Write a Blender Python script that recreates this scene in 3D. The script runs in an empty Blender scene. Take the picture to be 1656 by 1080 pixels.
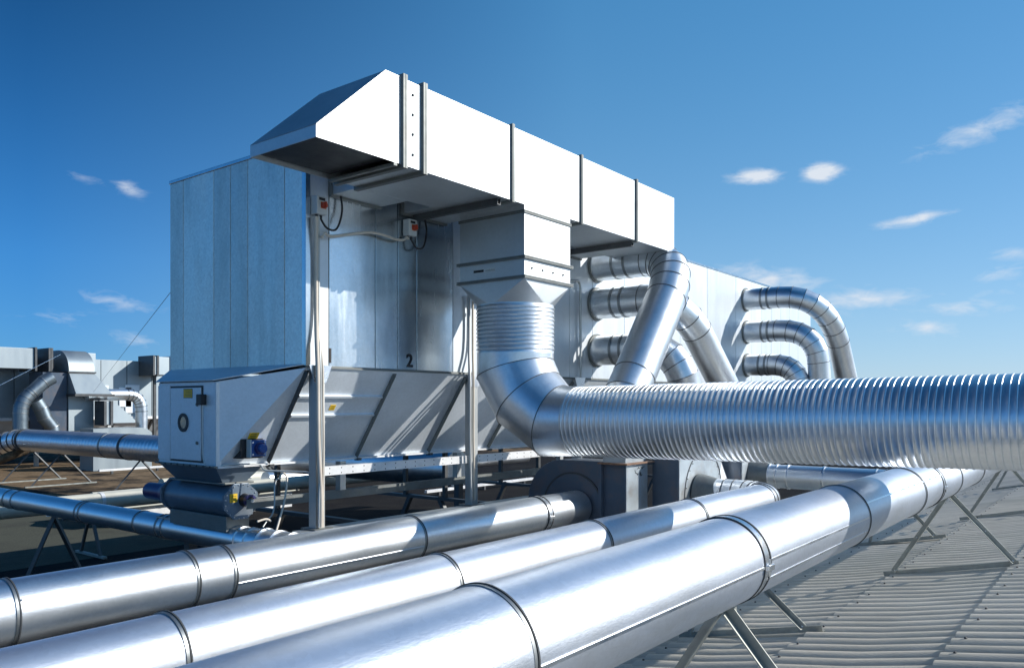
import bpy, math, random
from mathutils import Vector, Matrix
random.seed(7)
C = bpy.context.scene.collection
R = math.radians
# ---------------------------------------------------------------- camera
F, CX, V0, XA = 1302., 828., 652., 1840.
TH = math.atan((XA-CX)/F); ct, st = math.cos(TH), math.sin(TH)
cd = bpy.data.cameras.new('camera'); cam = bpy.data.objects.new('camera', cd); C.objects.link(cam)
cam.location = (0, 0, 0); cam.rotation_euler = (R(90), 0, TH-R(90))
cd.sensor_width = 36; cd.lens = 36*F/1656; cd.shift_y = (V0-540)/1656
cd.clip_start = .05; cd.clip_end = 3000
bpy.context.scene.camera = cam
# ---------------------------------------------------------------- sun, sky
sdir = Vector((.90, -1.0, .726)).normalized()
sl = bpy.data.lights.new('sun', 'SUN'); sl.energy = 4.6; sl.angle = R(.5); sl.color = (1, .955, .88)
so = bpy.data.objects.new('sun', sl); C.objects.link(so); so.rotation_euler = sdir.to_track_quat('Z', 'Y').to_euler()
vs = bpy.context.scene.view_settings
vs.view_transform = 'Standard'; vs.look = 'None'; vs.gamma = 1; vs.exposure = 0.22; vs.use_curve_mapping = False

def ray(u, v):
    a = (u-CX)/F
    return Vector((ct+a*st, st-a*ct, -(v-V0)/F))
def Xp(u, v, k): r = ray(u, v); return r*(k/r.x)
def Yp(u, v, k): r = ray(u, v); return r*(k/r.y)
def Zp(u, v, k): r = ray(u, v); return r*(k/r.z)
def proju(x, y): return CX+F*(st*x-ct*y)/(ct*x+st*y)

W = bpy.data.worlds.new('World'); bpy.context.scene.world = W; W.use_nodes = True
nt = W.node_tree; N = nt.nodes; L = nt.links
for n in list(N): N.remove(n)
out = N.new('ShaderNodeOutputWorld'); bg = N.new('ShaderNodeBackground'); L.new(bg.outputs[0], out.inputs[0])
bg.inputs[1].default_value = .085
sky = N.new('ShaderNodeTexSky'); sky.sky_type = 'NISHITA'; sky.sun_disc = False
sky.sun_elevation = math.asin(sdir.z); sky.sun_rotation = math.atan2(sdir.x, sdir.y)
sky.altitude = 900; sky.air_density = 1.0; sky.dust_density = .25; sky.ozone_density = 2.2
tc = N.new('ShaderNodeTexCoord'); sp = N.new('ShaderNodeSeparateXYZ'); L.new(tc.outputs['Generated'], sp.inputs[0])
def M(op, a, b=None, c=None):
    m = N.new('ShaderNodeMath'); m.operation = op
    for i, x in enumerate((a, b, c)):
        if x is None: continue
        if isinstance(x, (int, float)): m.inputs[i].default_value = x
        else: L.new(x, m.inputs[i])
    return m.outputs[0]
# deep polarised-film blue: per-channel response, strongest away from the sun
sc_ = N.new('ShaderNodeSeparateColor'); L.new(sky.outputs[0], sc_.inputs[0])
hl = M('MAXIMUM', M('SQRT', M('ADD', M('MULTIPLY', sp.outputs[0], sp.outputs[0]), M('MULTIPLY', sp.outputs[1], sp.outputs[1]))), .001)
dsun = M('DIVIDE', M('ADD', M('MULTIPLY', sp.outputs[0], .669), M('MULTIPLY', sp.outputs[1], -.743)), hl)
pf_ = M('MINIMUM', M('MAXIMUM', M('DIVIDE', M('ADD', dsun, .45), .60), 0), 1)
cc = N.new('ShaderNodeCombineColor')
hi_ = M('MULTIPLY', M('SUBTRACT', 1, pf_), M('MINIMUM', M('MAXIMUM', M('DIVIDE', M('SUBTRACT', sp.outputs[2], .16), .36), 0), 1))
hi_ = M('SUBTRACT', 1, M('MULTIPLY', hi_, .62))
for i, (c_, p_, f_) in enumerate(((.60, 1.05, .30), (.75, .66, .62), (1.03, .61, .88))):
    x = M('MULTIPLY', M('POWER', M('MULTIPLY', sc_.outputs[i], .105), p_), c_*10)
    L.new(M('MULTIPLY', M('MULTIPLY', x, M('MULTIPLY_ADD', pf_, 1-f_, f_)), hi_), cc.inputs[i])
az = M('ARCTAN2', sp.outputs[1], sp.outputs[0]); el = M('ARCSINE', sp.outputs[2])
cmb = N.new('ShaderNodeCombineXYZ'); L.new(M('MULTIPLY', az, 9), cmb.inputs[0]); L.new(M('MULTIPLY', el, 24), cmb.inputs[1])
nz = N.new('ShaderNodeTexNoise'); nz.inputs['Scale'].default_value = 3.4; nz.inputs['Detail'].default_value = 8; nz.inputs['Roughness'].default_value = .62
nz.inputs['Distortion'].default_value = .4
L.new(cmb.outputs[0], nz.inputs['Vector'])
# small fair-weather clouds: centre (px of the view turned into azimuth/elevation), half sizes, tilt, density
clouds = [(1222,286,42,13,0,1.1),(1330,279,32,14,.1,1.3),(1478,355,62,10,-.12,.95),(1590,208,130,22,-.25,.66),
 (1240,452,100,24,.15,.8),(1390,484,110,22,0,.72),(1560,497,80,15,0,.68),(1500,530,60,14,.1,.7),(1620,440,60,22,-.1,.5),(1640,410,50,14,0,.5),(1620,470,60,14,-.2,.45),
 (208,305,30,12,.3,.75),(140,288,42,9,.15,.4),(190,487,70,16,.1,.58),(110,515,70,13,0,.5),(210,548,55,14,.1,.52)]
tot = None
for (u, v, su, sv, tl, k) in clouds:
    d = ray(u, v).normalized(); a0 = math.atan2(d.y, d.x); e0 = math.asin(d.z); q = math.hypot(F, u-CX)
    sa = su*F/q/q; se = sv/q
    dx = M('SUBTRACT', az, a0); dy = M('SUBTRACT', el, e0)
    dx = M('MULTIPLY', dx, -1)
    X_ = M('ADD', dx, M('MULTIPLY', dy, -tl*1.0)); Y_ = M('ADD', dy, M('MULTIPLY', dx, tl))
    r2 = M('ADD', M('POWER', M('ABSOLUTE', M('DIVIDE', X_, sa)), 2), M('POWER', M('ABSOLUTE', M('DIVIDE', Y_, se)), 2))
    g = M('MULTIPLY', M('POWER', 2.718, M('MULTIPLY', r2, -.9)), k)
    tot = g if tot is None else M('MAXIMUM', tot, g)
den = M('MULTIPLY', M('ADD', tot, M('MULTIPLY_ADD', nz.outputs[0], 1.7, -1.14)), 1.45)
den = M('MULTIPLY', M('MINIMUM', M('MAXIMUM', den, 0), 1), M('MINIMUM', M('MULTIPLY', tot, 1.15), .95))
mx = N.new('ShaderNodeMixRGB'); L.new(den, mx.inputs[0]); hz = N.new('ShaderNodeMixRGB'); L.new(cc.outputs[0], hz.inputs[1]); hz.inputs[2].default_value = (6.0, 7.6, 8.8, 1)
L.new(M('MULTIPLY', M('MULTIPLY_ADD', pf_, .42, .06), M('POWER', 2.718, M('MULTIPLY', M('MAXIMUM', el, 0), -6.5))), hz.inputs[0])
L.new(hz.outputs[0], mx.inputs[1]); mx.inputs[2].default_value = (7.6, 8.2, 9.0, 1)
L.new(mx.outputs[0], bg.inputs[0])

# ---------------------------------------------------------------- materials
def mat(name, col, rough=.5, metal=0., var=.12, scale=6., stretch=(1,1,1), spangle=0., bump=0., rvar=.08, rnd=0., dirt_shade=None, dirt_shade_amt=.35, dscale=1.5, warp=0., spec=.5):
    m = bpy.data.materials.new(name); m.use_nodes = True; t = m.node_tree; n = t.nodes; l = t.links
    b = n['Principled BSDF']; b.inputs['Metallic'].default_value = metal; b.inputs['Specular IOR Level'].default_value = spec
    tc = n.new('ShaderNodeTexCoord'); mp = n.new('ShaderNodeMapping'); mp.inputs['Scale'].default_value = stretch; l.new(tc.outputs['Object'], mp.inputs[0])
    nz = n.new('ShaderNodeTexNoise'); nz.inputs['Scale'].default_value = scale; nz.inputs['Detail'].default_value = 6; nz.inputs['Roughness'].default_value = .6; l.new(mp.outputs[0], nz.inputs['Vector'])
    mr = n.new('ShaderNodeMapRange'); mr.inputs[1].default_value = .3; mr.inputs[2].default_value = .7; mr.inputs[3].default_value = 1-var; mr.inputs[4].default_value = 1+var; l.new(nz.outputs[0], mr.inputs[0])
    val = mr.outputs[0]
    def mm(op, a, b_):
        q = n.new('ShaderNodeMath'); q.operation = op
        for i, x in enumerate((a, b_)):
            if isinstance(x, (int, float)): q.inputs[i].default_value = x
            else: l.new(x, q.inputs[i])
        return q.outputs[0]
    if spangle:
        vo = n.new('ShaderNodeTexVoronoi'); vo.inputs['Scale'].default_value = 55; l.new(tc.outputs['Object'], vo.inputs['Vector'])
        bw = n.new('ShaderNodeRGBToBW'); l.new(vo.outputs['Color'], bw.inputs[0])
        val = mm('MULTIPLY', val, mm('ADD', mm('MULTIPLY', bw.outputs[0], spangle), 1-spangle/2))
    if rnd:
        oi = n.new('ShaderNodeObjectInfo'); val = mm('MULTIPLY', val, mm('ADD', mm('MULTIPLY', oi.outputs['Random'], rnd), 1-rnd/2))
    vm = n.new('ShaderNodeMixRGB'); vm.blend_type = 'MULTIPLY'; vm.inputs[0].default_value = 1; vm.inputs[1].default_value = (*col, 1)
    cr = n.new('ShaderNodeCombineXYZ'); [l.new(val, cr.inputs[i]) for i in range(3)]
    l.new(cr.outputs[0], vm.inputs[2]); c = vm.outputs[0]
    if dirt_shade:
        n2 = n.new('ShaderNodeTexNoise'); n2.inputs['Scale'].default_value = dscale; n2.inputs['Detail'].default_value = 8; n2.inputs['Roughness'].default_value = .7; l.new(mp.outputs[0], n2.inputs['Vector'])
        r2 = n.new('ShaderNodeMapRange'); r2.inputs[1].default_value = .48; r2.inputs[2].default_value = .72; r2.inputs[3].default_value = 0; r2.inputs[4].default_value = dirt_shade_amt; l.new(n2.outputs[0], r2.inputs[0])
        dm = n.new('ShaderNodeMixRGB'); l.new(r2.outputs[0], dm.inputs[0]); l.new(c, dm.inputs[1]); dm.inputs[2].default_value = (*dirt_shade, 1); c = dm.outputs[0]
    l.new(c, b.inputs['Base Color'])
    rr = n.new('ShaderNodeMapRange'); rr.inputs[1].default_value = .3; rr.inputs[2].default_value = .7; rr.inputs[3].default_value = max(.05, rough-rvar); rr.inputs[4].default_value = rough+rvar; l.new(nz.outputs[0], rr.inputs[0]); l.new(rr.outputs[0], b.inputs['Roughness'])
    nrm = None
    if bump:
        n3 = n.new('ShaderNodeTexNoise'); n3.inputs['Scale'].default_value = 140; n3.inputs['Detail'].default_value = 3; l.new(mp.outputs[0], n3.inputs['Vector'])
        bp = n.new('ShaderNodeBump'); bp.inputs['Strength'].default_value = bump; bp.inputs['Distance'].default_value = .004; l.new(n3.outputs[0], bp.inputs['Height']); nrm = bp
    if warp:
        n4 = n.new('ShaderNodeTexNoise'); n4.inputs['Scale'].default_value = 2.2; n4.inputs['Detail'].default_value = 2; l.new(tc.outputs['Object'], n4.inputs['Vector'])
        b4 = n.new('ShaderNodeBump'); b4.inputs['Strength'].default_value = warp; b4.inputs['Distance'].default_value = .03; l.new(n4.outputs[0], b4.inputs['Height'])
        if nrm: l.new(nrm.outputs[0], b4.inputs['Normal'])
        nrm = b4
    if nrm: l.new(nrm.outputs[0], b.inputs['Normal'])
    return m
pipe_m = mat('galvanised_pipe', (.76,.80,.84), .38, 1, .05, 3, (.35,1,1), .09, .1, .05, warp=.25, dirt_shade=(.45,.45,.44), dirt_shade_amt=.3, dscale=2.5)
satin_m = mat('satin_pipe', (.66,.71,.79), .43, .92, .04, 3, (.35,1,1), .08, .1, .04, warp=.15, dirt_shade=(.5,.51,.5), dirt_shade_amt=.5, dscale=3.5)
spir_m = mat('spiral_duct_steel', (.80,.84,.88), .36, .93, .06, 5, (1,.4,1), .06, .02, .05, warp=.08)
duct_m = mat('duct_sheet', (.60,.63,.65), .52, .95, .08, 2, (1,1,1), .06, .05, .03, warp=.1)
white_wall_m = mat('bright_wall_sheet', (.66,.71,.75), .45, .45, .04, 3, (3,3,.35), .05, .03, .04, rnd=.1)
side_m = mat('side_wall_sheet', (.70,.73,.69), .45, .65, .04, 3, (2,2,.5), .20, .08, .06, rnd=.55, dirt_shade=(.40,.45,.42), dirt_shade_amt=.5, dscale=2)
wall_m = mat('wall_sheet', (.60,.65,.68), .24, 1, .08, 3, (3,3,.35), .10, .06, .06, rnd=.22, warp=.22, dirt_shade=(.42,.45,.46), dirt_shade_amt=.4, dscale=2)
hop_m = mat('hopper_sheet', (.74,.80,.86), .5, .35, .07, 3, (1,1,1), .08, .05, .05, warp=.1)
band_m = mat('joint_band', (.30,.32,.33), .45, 1, .1)
seam_m = mat('dark_seam', (.12,.125,.13), .5, .5, .1)
edge_m = mat('rubber_gasket', (.05,.055,.06), .6, 0, .1)
clamp_m = mat('clamp_strap', (.82,.84,.86), .3, 1, .05)
fl_m = mat('flange_steel', (.20,.215,.21), .55, .4, .15, 8, dirt_shade=(.12,.10,.09), dirt_shade_amt=.5, dscale=5)
dark_m = mat('dark_steel', (.10,.105,.11), .5, .6, .2, 6)
post_m = mat('post_steel', (.50,.52,.52), .5, .8, .12, 5, (1,1,.2), dirt_shade=(.2,.19,.17), dirt_shade_amt=.3, dscale=5)
white_m = mat('rail_paint', (.78,.79,.80), .45, .2, .05, 4, dirt_shade=(.4,.38,.35), dirt_shade_amt=.3, dscale=6)
tres_m = mat('trestle_angle', (.36,.38,.36), .55, .7, .2, 9, dirt_shade=(.16,.15,.12), dirt_shade_amt=.4, dscale=6)
fan_m = mat('fan_paint', (.075,.105,.15), .42, .2, .15, 4, dirt_shade=(.16,.09,.05), dirt_shade_amt=.45, dscale=4)
fanlit_m = mat('fan_lit_sheet', (.50,.56,.60), .45, .6, .1, 4, dirt_shade=(.30,.20,.12), dirt_shade_amt=.5, dscale=3.4)  # paler copy of the fan casing for its sunlit faces, plus real rust
rust_m = mat('rusty_flange', (.24,.14,.09), .8, .1, .35, 14)
valve_m = mat('valve_blue', (.15,.20,.26), .36, .15, .15, 8, dirt_shade=(.16,.17,.18), dirt_shade_amt=.3, dscale=5)
motor_m = mat('motor_blue', (.05,.045,.15), .35, .1, .15, 8)
blue_m = mat('bright_blue', (.03,.09,.30), .35, 0, .1, 8)
yel_m = mat('yellow_label', (.78,.50,.03), .5, 0, .08, 12)
ink_m = mat('black_ink', (.012,.012,.015), .5)
pvc_m = mat('grey_plastic', (.55,.58,.58), .45, 0, .05)
red_m = mat('red_knob', (.42,.05,.02), .4)
orange_m = mat('orange_plate', (.62,.22,.03), .45)
cable_m = mat('tan_conduit', (.60,.54,.46), .5, 0, .1)
blk_m = mat('black_cable', (.015,.015,.018), .45)
glass_m = mat('porthole_glass', (.30,.36,.33), .12, .2, .3, 14)
fc_m = mat('fibre_cement', (.58,.545,.475), .9, 0, .14, 5, (1,.22,1), 0, .5, .05, dirt_shade=(.36,.36,.31), dirt_shade_amt=.85, dscale=1.1, spec=.15)
roof_m = mat('bitumen_felt_shade', (.018,.017,.018), .95, 0, .35, 40, bump=.6, dirt_shade=(.035,.034,.03), dirt_shade_amt=.8, dscale=.9, spec=.05)  # felt kept near black so its colour carries the shade on the roof
grav_m = mat('gravel', (.085,.088,.07), .95, 0, .5, 60, bump=.8, dirt_shade=(.05,.05,.045), dirt_shade_amt=.8, dscale=.7, spec=.05)
ochre_m = mat('ochre_ballast', (.19,.135,.085), .95, 0, .35, 6, bump=.6, dirt_shade=(.02,.02,.02), dirt_shade_amt=2.2, dscale=.4, spec=.05)  # near-black blotches stand in for shade between sunlit ochre patches
cream_m = mat('cream_pipe', (.62,.61,.53), .6, .1, .08, 4)
farp_m = mat('shaded_pipe', (.22,.27,.31), .45, .9, .1, 3)  # darker pipe steel, the shade on the far pipes put into the colour
far_m = mat('far_sheet', (.36,.42,.46), .5, .75, .08, 1, (2,2,.3), rnd=.2, dirt_shade=(.35,.40,.40), dirt_shade_amt=.4, dscale=1)
mot_m = mat('bolt_zinc', (.75,.77,.78), .35, .9)

# ---------------------------------------------------------------- geometry helpers
class MB:
    def __init__(s): s.v = []; s.f = []
    def add(s, vs, fs):
        o = len(s.v); s.v += [Vector(p) for p in vs]; s.f += [tuple(i+o for i in f) for f in fs]; return s
    def box(s, x0, x1, y0, y1, z0, z1):
        return s.add([(x0,y0,z0),(x1,y0,z0),(x1,y1,z0),(x0,y1,z0),(x0,y0,z1),(x1,y0,z1),(x1,y1,z1),(x0,y1,z1)],
                     [(3,2,1,0),(4,5,6,7),(0,1,5,4),(1,2,6,5),(2,3,7,6),(3,0,4,7)])
    def prism(s, pts, ext):
        pts = [Vector(p) for p in pts]; e = Vector(ext); n = len(pts)
        return s.add(pts+[p+e for p in pts], [tuple(range(n-1,-1,-1)), tuple(range(n,2*n))]+[(i,(i+1)%n,(i+1)%n+n,i+n) for i in range(n)])
    def plate(s, pts, th):
        pts = [Vector(p) for p in pts]; nrm = (pts[1]-pts[0]).cross(pts[2]-pts[0]).normalized()
        return s.prism(pts, nrm*th)
    def bar(s, p, q, w, h, side=(0,0,1)):
        p, q = Vector(p), Vector(q); d = (q-p).normalized(); a = d.cross(Vector(side)).normalized(); b = a.cross(d)
        a, b = a*w/2, b*h/2
        return s.prism([p-a-b, p+a-b, p+a+b, p-a+b], q-p)
    def angle(s, p, q, w, t, a, b):
        "L profile from p to q with legs along a and b"
        p, q, a, b = Vector(p), Vector(q), Vector(a).normalized(), Vector(b).normalized()
        return s.prism([p, p+a*w, p+a*w+b*t, p+a*t+b*t, p+a*t+b*w, p+b*w], q-p)
    def ringpts(s, p, d, n, e1, e2, r, seg, sh=0.):
        o = []
        for i in range(seg):
            t = 2*math.pi*i/seg; q = e1*(r*math.cos(t))+e2*(r*math.sin(t)); k = -(q.dot(n))/d.dot(n); o.append(p+q+d*(k+sh))
        return o
    def sweep(s, pts, radii, seg=40, caps=True, n0=None, n1=None):
        pts = [Vector(p) for p in pts]
        if isinstance(radii, (int, float)): radii = [radii]*len(pts)
        D = [(pts[i+1]-pts[i]).normalized() for i in range(len(pts)-1)]
        up = Vector((0,0,1)) if abs(D[0].z) < .9 else Vector((1,0,0))
        e1 = (up-D[0]*up.dot(D[0])).normalized(); o = len(s.v)
        for i, p in enumerate(pts):
            d = D[max(0, i-1)]; n = d if i in (0, len(pts)-1) else (D[i-1]+D[i]).normalized()
            if i > 0 and i-1 < len(D): e1 = (e1-d*e1.dot(d)).normalized()
            if i == 0 and n0: n = Vector(n0)
            if i == len(pts)-1 and n1: n = Vector(n1)
            e2 = d.cross(e1); s.v += s.ringpts(p, d, n, e1, e2, radii[i], seg)
        for i in range(len(pts)-1):
            for j in range(seg):
                a = o+i*seg+j; b = o+i*seg+(j+1) % seg; s.f.append((a, b, b+seg, a+seg))
        if caps:
            s.f.append(tuple(o+j for j in range(seg-1, -1, -1))); q = o+(len(pts)-1)*seg; s.f.append(tuple(q+j for j in range(seg)))
        return s
    def band(s, p, d, n, r, w, h, seg=40):
        p, d = Vector(p), Vector(d).normalized(); n = Vector(n or d).normalized()
        up = Vector((0,0,1)) if abs(d.z) < .9 else Vector((1,0,0)); e1 = (up-d*up.dot(d)).normalized(); e2 = d.cross(e1); o = len(s.v)
        for (rr, sh) in ((r-.004, -w/2), (r+h, -w/2), (r+h, w/2), (r-.004, w/2)): s.v += s.ringpts(p, d, n, e1, e2, rr, seg, sh)
        for k in range(4):
            for j in range(seg):
                a = o+k*seg+j; b = o+k*seg+(j+1) % seg; a2 = o+((k+1) % 4)*seg+j; b2 = o+((k+1) % 4)*seg+(j+1) % seg; s.f.append((a, b, b2, a2))
        return s
    def dome(s, p, n, r, h, seg=8):
        p, n = Vector(p), Vector(n).normalized(); up = Vector((0,0,1)) if abs(n.z) < .9 else Vector((1,0,0)); e1 = n.cross(up).normalized(); e2 = n.cross(e1); o = len(s.v)
        for (rr, hh) in ((r, 0), (r*.95, h*.5), (r*.55, h)): s.v += [p+n*hh+e1*rr*math.cos(2*math.pi*i/seg)+e2*rr*math.sin(2*math.pi*i/seg) for i in range(seg)]
        for k in range(2):
            for j in range(seg): a = o+k*seg+j; b = o+k*seg+(j+1) % seg; s.f.append((a, b, b+seg, a+seg))
        s.f.append(tuple(o+2*seg+j for j in range(seg))); return s
    def build(s, name, m, root=None, label=None, smooth=None, bevel=0., kind=None):
        me = bpy.data.meshes.new(name); off = world(root) if root else Vector()
        me.from_pydata([tuple(v-off) for v in s.v], [], s.f); me.update()
        import bmesh
        b = bmesh.new(); b.from_mesh(me); bmesh.ops.recalc_face_normals(b, faces=b.faces); b.to_mesh(me); b.free()
        me.materials.append(m)
        if smooth:
            for p in me.polygons: p.use_smooth = True
            me.set_sharp_from_angle(angle=R(smooth))
        o = bpy.data.objects.new(name, me); C.objects.link(o)
        if root: o.parent = root
        if bevel: bv = o.modifiers.new('bevel', 'BEVEL'); bv.width = bevel; bv.segments = 2; bv.limit_method = 'ANGLE'; bv.angle_limit = R(40)
        if label: o['label'] = label
        if kind: o['kind'] = kind
        return o
def world(o):
    v = Vector()
    while o: v += o.location; o = o.parent
    return v
def tag(o, label, cat, group=None, kind=None):
    o['label'] = label; o['category'] = cat
    if group: o['group'] = group
    if kind: o['kind'] = kind
    return o
def thing(name, loc, label, cat, group=None):
    o = bpy.data.objects.new(name, None); C.objects.link(o); o.location = loc; o.empty_display_size = .1
    return tag(o, label, cat, group)
def gore(p0, p1, p2, n=5):
    "round the corner p1 with n gores (quadratic path)"
    p0, p1, p2 = map(Vector, (p0, p1, p2))
    return [p0*(1-t)**2+p1*2*t*(1-t)+p2*t*t for t in [i/n for i in range(n+1)]]
def joints(root, pts, r, idx, w=.009, h=.005, m=None, name='joint_band', seg=40):
    pts = [Vector(p) for p in pts]
    if isinstance(r, (int, float)): r = [r]*len(pts)
    for i in idx:
        i = i % len(pts)
        d0 = (pts[i]-pts[i-1]).normalized() if i > 0 else (pts[1]-pts[0]).normalized()
        d1 = (pts[i+1]-pts[i]).normalized() if i < len(pts)-1 else d0
        if i == 0: d0 = d1
        MB().band(pts[i], d0, d0+d1, r[i], w, h, seg).build(name, m or band_m, root, smooth=30)

# ---------------------------------------------------------------- the setting
def s_(o): o['kind'] = 'structure'; return o
GZ = -2.1
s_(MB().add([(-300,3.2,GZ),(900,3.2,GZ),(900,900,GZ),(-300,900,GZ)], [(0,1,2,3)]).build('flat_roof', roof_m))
s_(MB().add([(-20,11.2,GZ+.002),(7.2,11.2,GZ+.002),(7.2,18.5,GZ+.002),(-20,18.5,GZ+.002)], [(0,1,2,3)]).build('sunlit_gravel_roof', grav_m))  # lighter gravel only where sun falls, so its outline paints the sunlit patch
s_(MB().add([(-20,18.5,GZ+.004),(60,18.5,GZ+.004),(60,60,GZ+.004),(-20,60,GZ+.004)], [(0,1,2,3)]).build('ballasted_roof', ochre_m))
def roofz(y): return -1.25-.216*y
def corrugated():
    m = MB(); P = .177; A = .027; courses = [(-4.05,-3.1),(-3.1,-2.1),(-2.1,-1.1),(-1.1,-.1),(-.1,.89),(.89,1.875),(1.875,2.86),(2.86,3.95)]
    up = Vector((0,.216,1)).normalized()
    nx = int(75/P*12); x0 = -8.
    for k, (a, b) in enumerate(courses):
        jog = random.uniform(-.006, .006)
        prof = []
        for i in range(nx):
            x = x0+i*P/12; prof.append((x, A*(2*abs(math.cos(math.pi*x/P))**.62-1)))
        o = len(m.v)
        for (y, dz) in ((a-.13, .0), (a+.2, .0), ((a+b)/2, .003), (b, .030), (b, .012)):
            for (x, h) in prof:
                wob = 0
                m.v.append(Vector((x, y+(jog if y == b else 0), roofz(y)-A-.01+dz+h+wob)))
        for r in range(4):
            for i in range(nx-1):
                q = o+r*nx+i; m.f.append((q, q+1, q+1+nx, q+nx))
    return m
cor = s_(corrugated().build('corrugated_roof', fc_m, smooth=75))
bm_ = MB(); bw_ = MB()
for yb in (-.1, .89, 1.875, 2.86):
    i = 0; x = .177*int(2/.177)
    while x < 40:
        xx = x+.0; yy = yb-.07+random.uniform(-.01, .01); z = roofz(yy)-.01+.004+.014
        bw_.dome((xx, yy, z), (0,.216,1), .017, .005, 8); bm_.dome((xx, yy, z+.004), (0,.216,1), .010, .014, 6)
        x += .177*(2 if i % 2 else 3); i += 1
w_ = bw_.build('bolt_washer', edge_m, cor, kind='stuff'); b_ = bm_.build('roof_bolt', edge_m, cor, kind='stuff')

# ---------------------------------------------------------------- long pipes along the roof
def ringx(ut, y, z, r):
    lo, hi = -5., 40.
    def mu(x): return max(proju(x, y+r*math.cos(t)) for t in (math.pi,))
    for _ in range(60):
        mid = (lo+hi)/2
        if mu(mid) < ut: lo = mid
        else: hi = mid
    return lo
def long_pipe(label, y, z0, slope, r, xa, xb, joint_us, clamp_us, seams, pm=None):
    zz = lambda x: z0+slope*x
    root = thing('steel_pipe', (max(xa, 0), y, zz(max(xa, 0))-r), label, 'pipe', 'long steel pipes running side by side over the roof')
    pts = [(xa, y, zz(xa)), (xb, y, zz(xb))]
    js = sorted(ringx(u, y, 0, r) for u in joint_us); cuts = [xa]+[j for j in js if xa < j < xb]+[xb]
    for a, b in zip(cuts[:-1], cuts[1:]):
        wob = random.uniform(-.003, .003); rr = r+random.uniform(-.0015, .0015)
        MB().sweep([(a+.001, y, zz(a)+wob), (b-.001, y+wob, zz(b))], rr, 72, caps=True).build('pipe_section', pm or satin_m, root, smooth=20)
    d = Vector((1, 0, slope)).normalized()
    for j in js:
        MB().band((j, y, zz(j)), d, None, r, .014, .005, 72).build('joint_band', band_m, root, smooth=30)
        MB().band((j+.010, y, zz(j)), d, None, r, .006, .008, 72).build('gasket', edge_m, root, smooth=30)
    for u in clamp_us:
        j = ringx(u, y, 0, r); g = MB().band((j, y, zz(j)), d, None, r, .05, .005, 72).build('clamp_band', clamp_m, root, smooth=30)
        MB().band((j+.034, y, zz(j)), d, None, r, .009, .008, 72).band((j-.028, y, zz(j)), d, None, r, .005, .007, 72).build('clamp_edge', edge_m, g, smooth=30)
        a = R(155); cy, cz = y+(r+.012)*math.cos(a), zz(j)+(r+.012)*math.sin(a)
        a = R(182); cy, cz = y+(r+.012)*math.cos(a), zz(j)+(r+.012)*math.sin(a)
        MB().box(j-.03, j+.03, cy-.012, cy+.008, cz-.012, cz+.012).build('clamp_lug', clamp_m, g, bevel=.003)
        MB().sweep([(j-.01, cy-.005, cz-.035), (j-.01, cy-.005, cz+.035)], .005, 8).build('clamp_bolt', mot_m, g)
    for (ua, ub, deg) in seams:
        a = R(deg); A_ = ringx(ua, y, 0, r)+.02; B_ = ringx(ub, y, 0, r)-.02 if ub else xb
        n = Vector((0, math.cos(a), math.sin(a))); t = Vector((0, -math.sin(a), math.cos(a)))
        p, q = Vector((A_, y, zz(A_)))+n*r, Vector((B_, y, zz(B_)))+n*r
        MB().prism([p-t*.006-n*.004, p+t*.006-n*.004, p+t*.005+n*.006, p-t*.005+n*.006], q-p).build('seam_strip', clamp_m, root)
    return root
Y1, Z1, S1, R1 = 1.37, -.665, .0022, .178
long_pipe('widest foreground steel pipe, nearest the corrugated sheets, with a bolted strap clamp', Y1, Z1, S1, R1, -2.5, 16, (866, 1406.5, 1498, 1556, 1592), (1240, 1527), [(300, 866, 186), (866, 1240, 182), (1240, 1406, 200), (1243, 1406, 175), (1406, 1527, 150)])
Y2, Z2, R2 = 2.68, -.885, .15
X2 = 7.05
long_pipe('middle of the three long steel pipes, ending in an elbow at the fan', Y2, Z2, .0015, R2, -2.5, X2, (305, 747, 990, 1145), (), [(305, 747, 205)])
Y3, Z3, R3 = 4.2, -.985, .16
long_pipe('farthest long steel pipe, in front of the posts, running into the rusty blue fan', Y3, Z3, 0, R3, -4, 6.42, (30, 322, 382, 689), (891,), [(-400, 30, 150), (30, 322, 150), (382, 689, 195)], pipe_m)
# elbow of the middle pipe into fan 2
er = thing('pipe_elbow', (7.3, 3.0, Z2-R2), 'many-gored elbow joining the middle long pipe to the pale round fan plate', 'elbow')
pe = [(X2, Y2, Z2+.01)]+gore((X2+.06, Y2, Z2+.01), (7.36, Y2+.02, Z2+.01), (7.36, 3.02, Z2+.01), 5)+[(7.36, 3.12, Z2+.01), (7.36, 3.20, Z2+.01)]
MB().sweep(pe, R2, 48).build('elbow_body', pipe_m, er, smooth=14)
joints(er, pe, R2, range(0, 8), .008, .005, seam_m, seg=48)
MB().band((7.36, 3.15, Z2), (0,1,0), None, R2, .045, .008, 48).build('clamp_band', clamp_m, er, smooth=30)
MB().sweep([(7.36, 3.17, Z2), (7.36, 3.385, Z2)], [R2, R2*1.35], 48).build('inlet_cone', fl_m, er, smooth=30)

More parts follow.
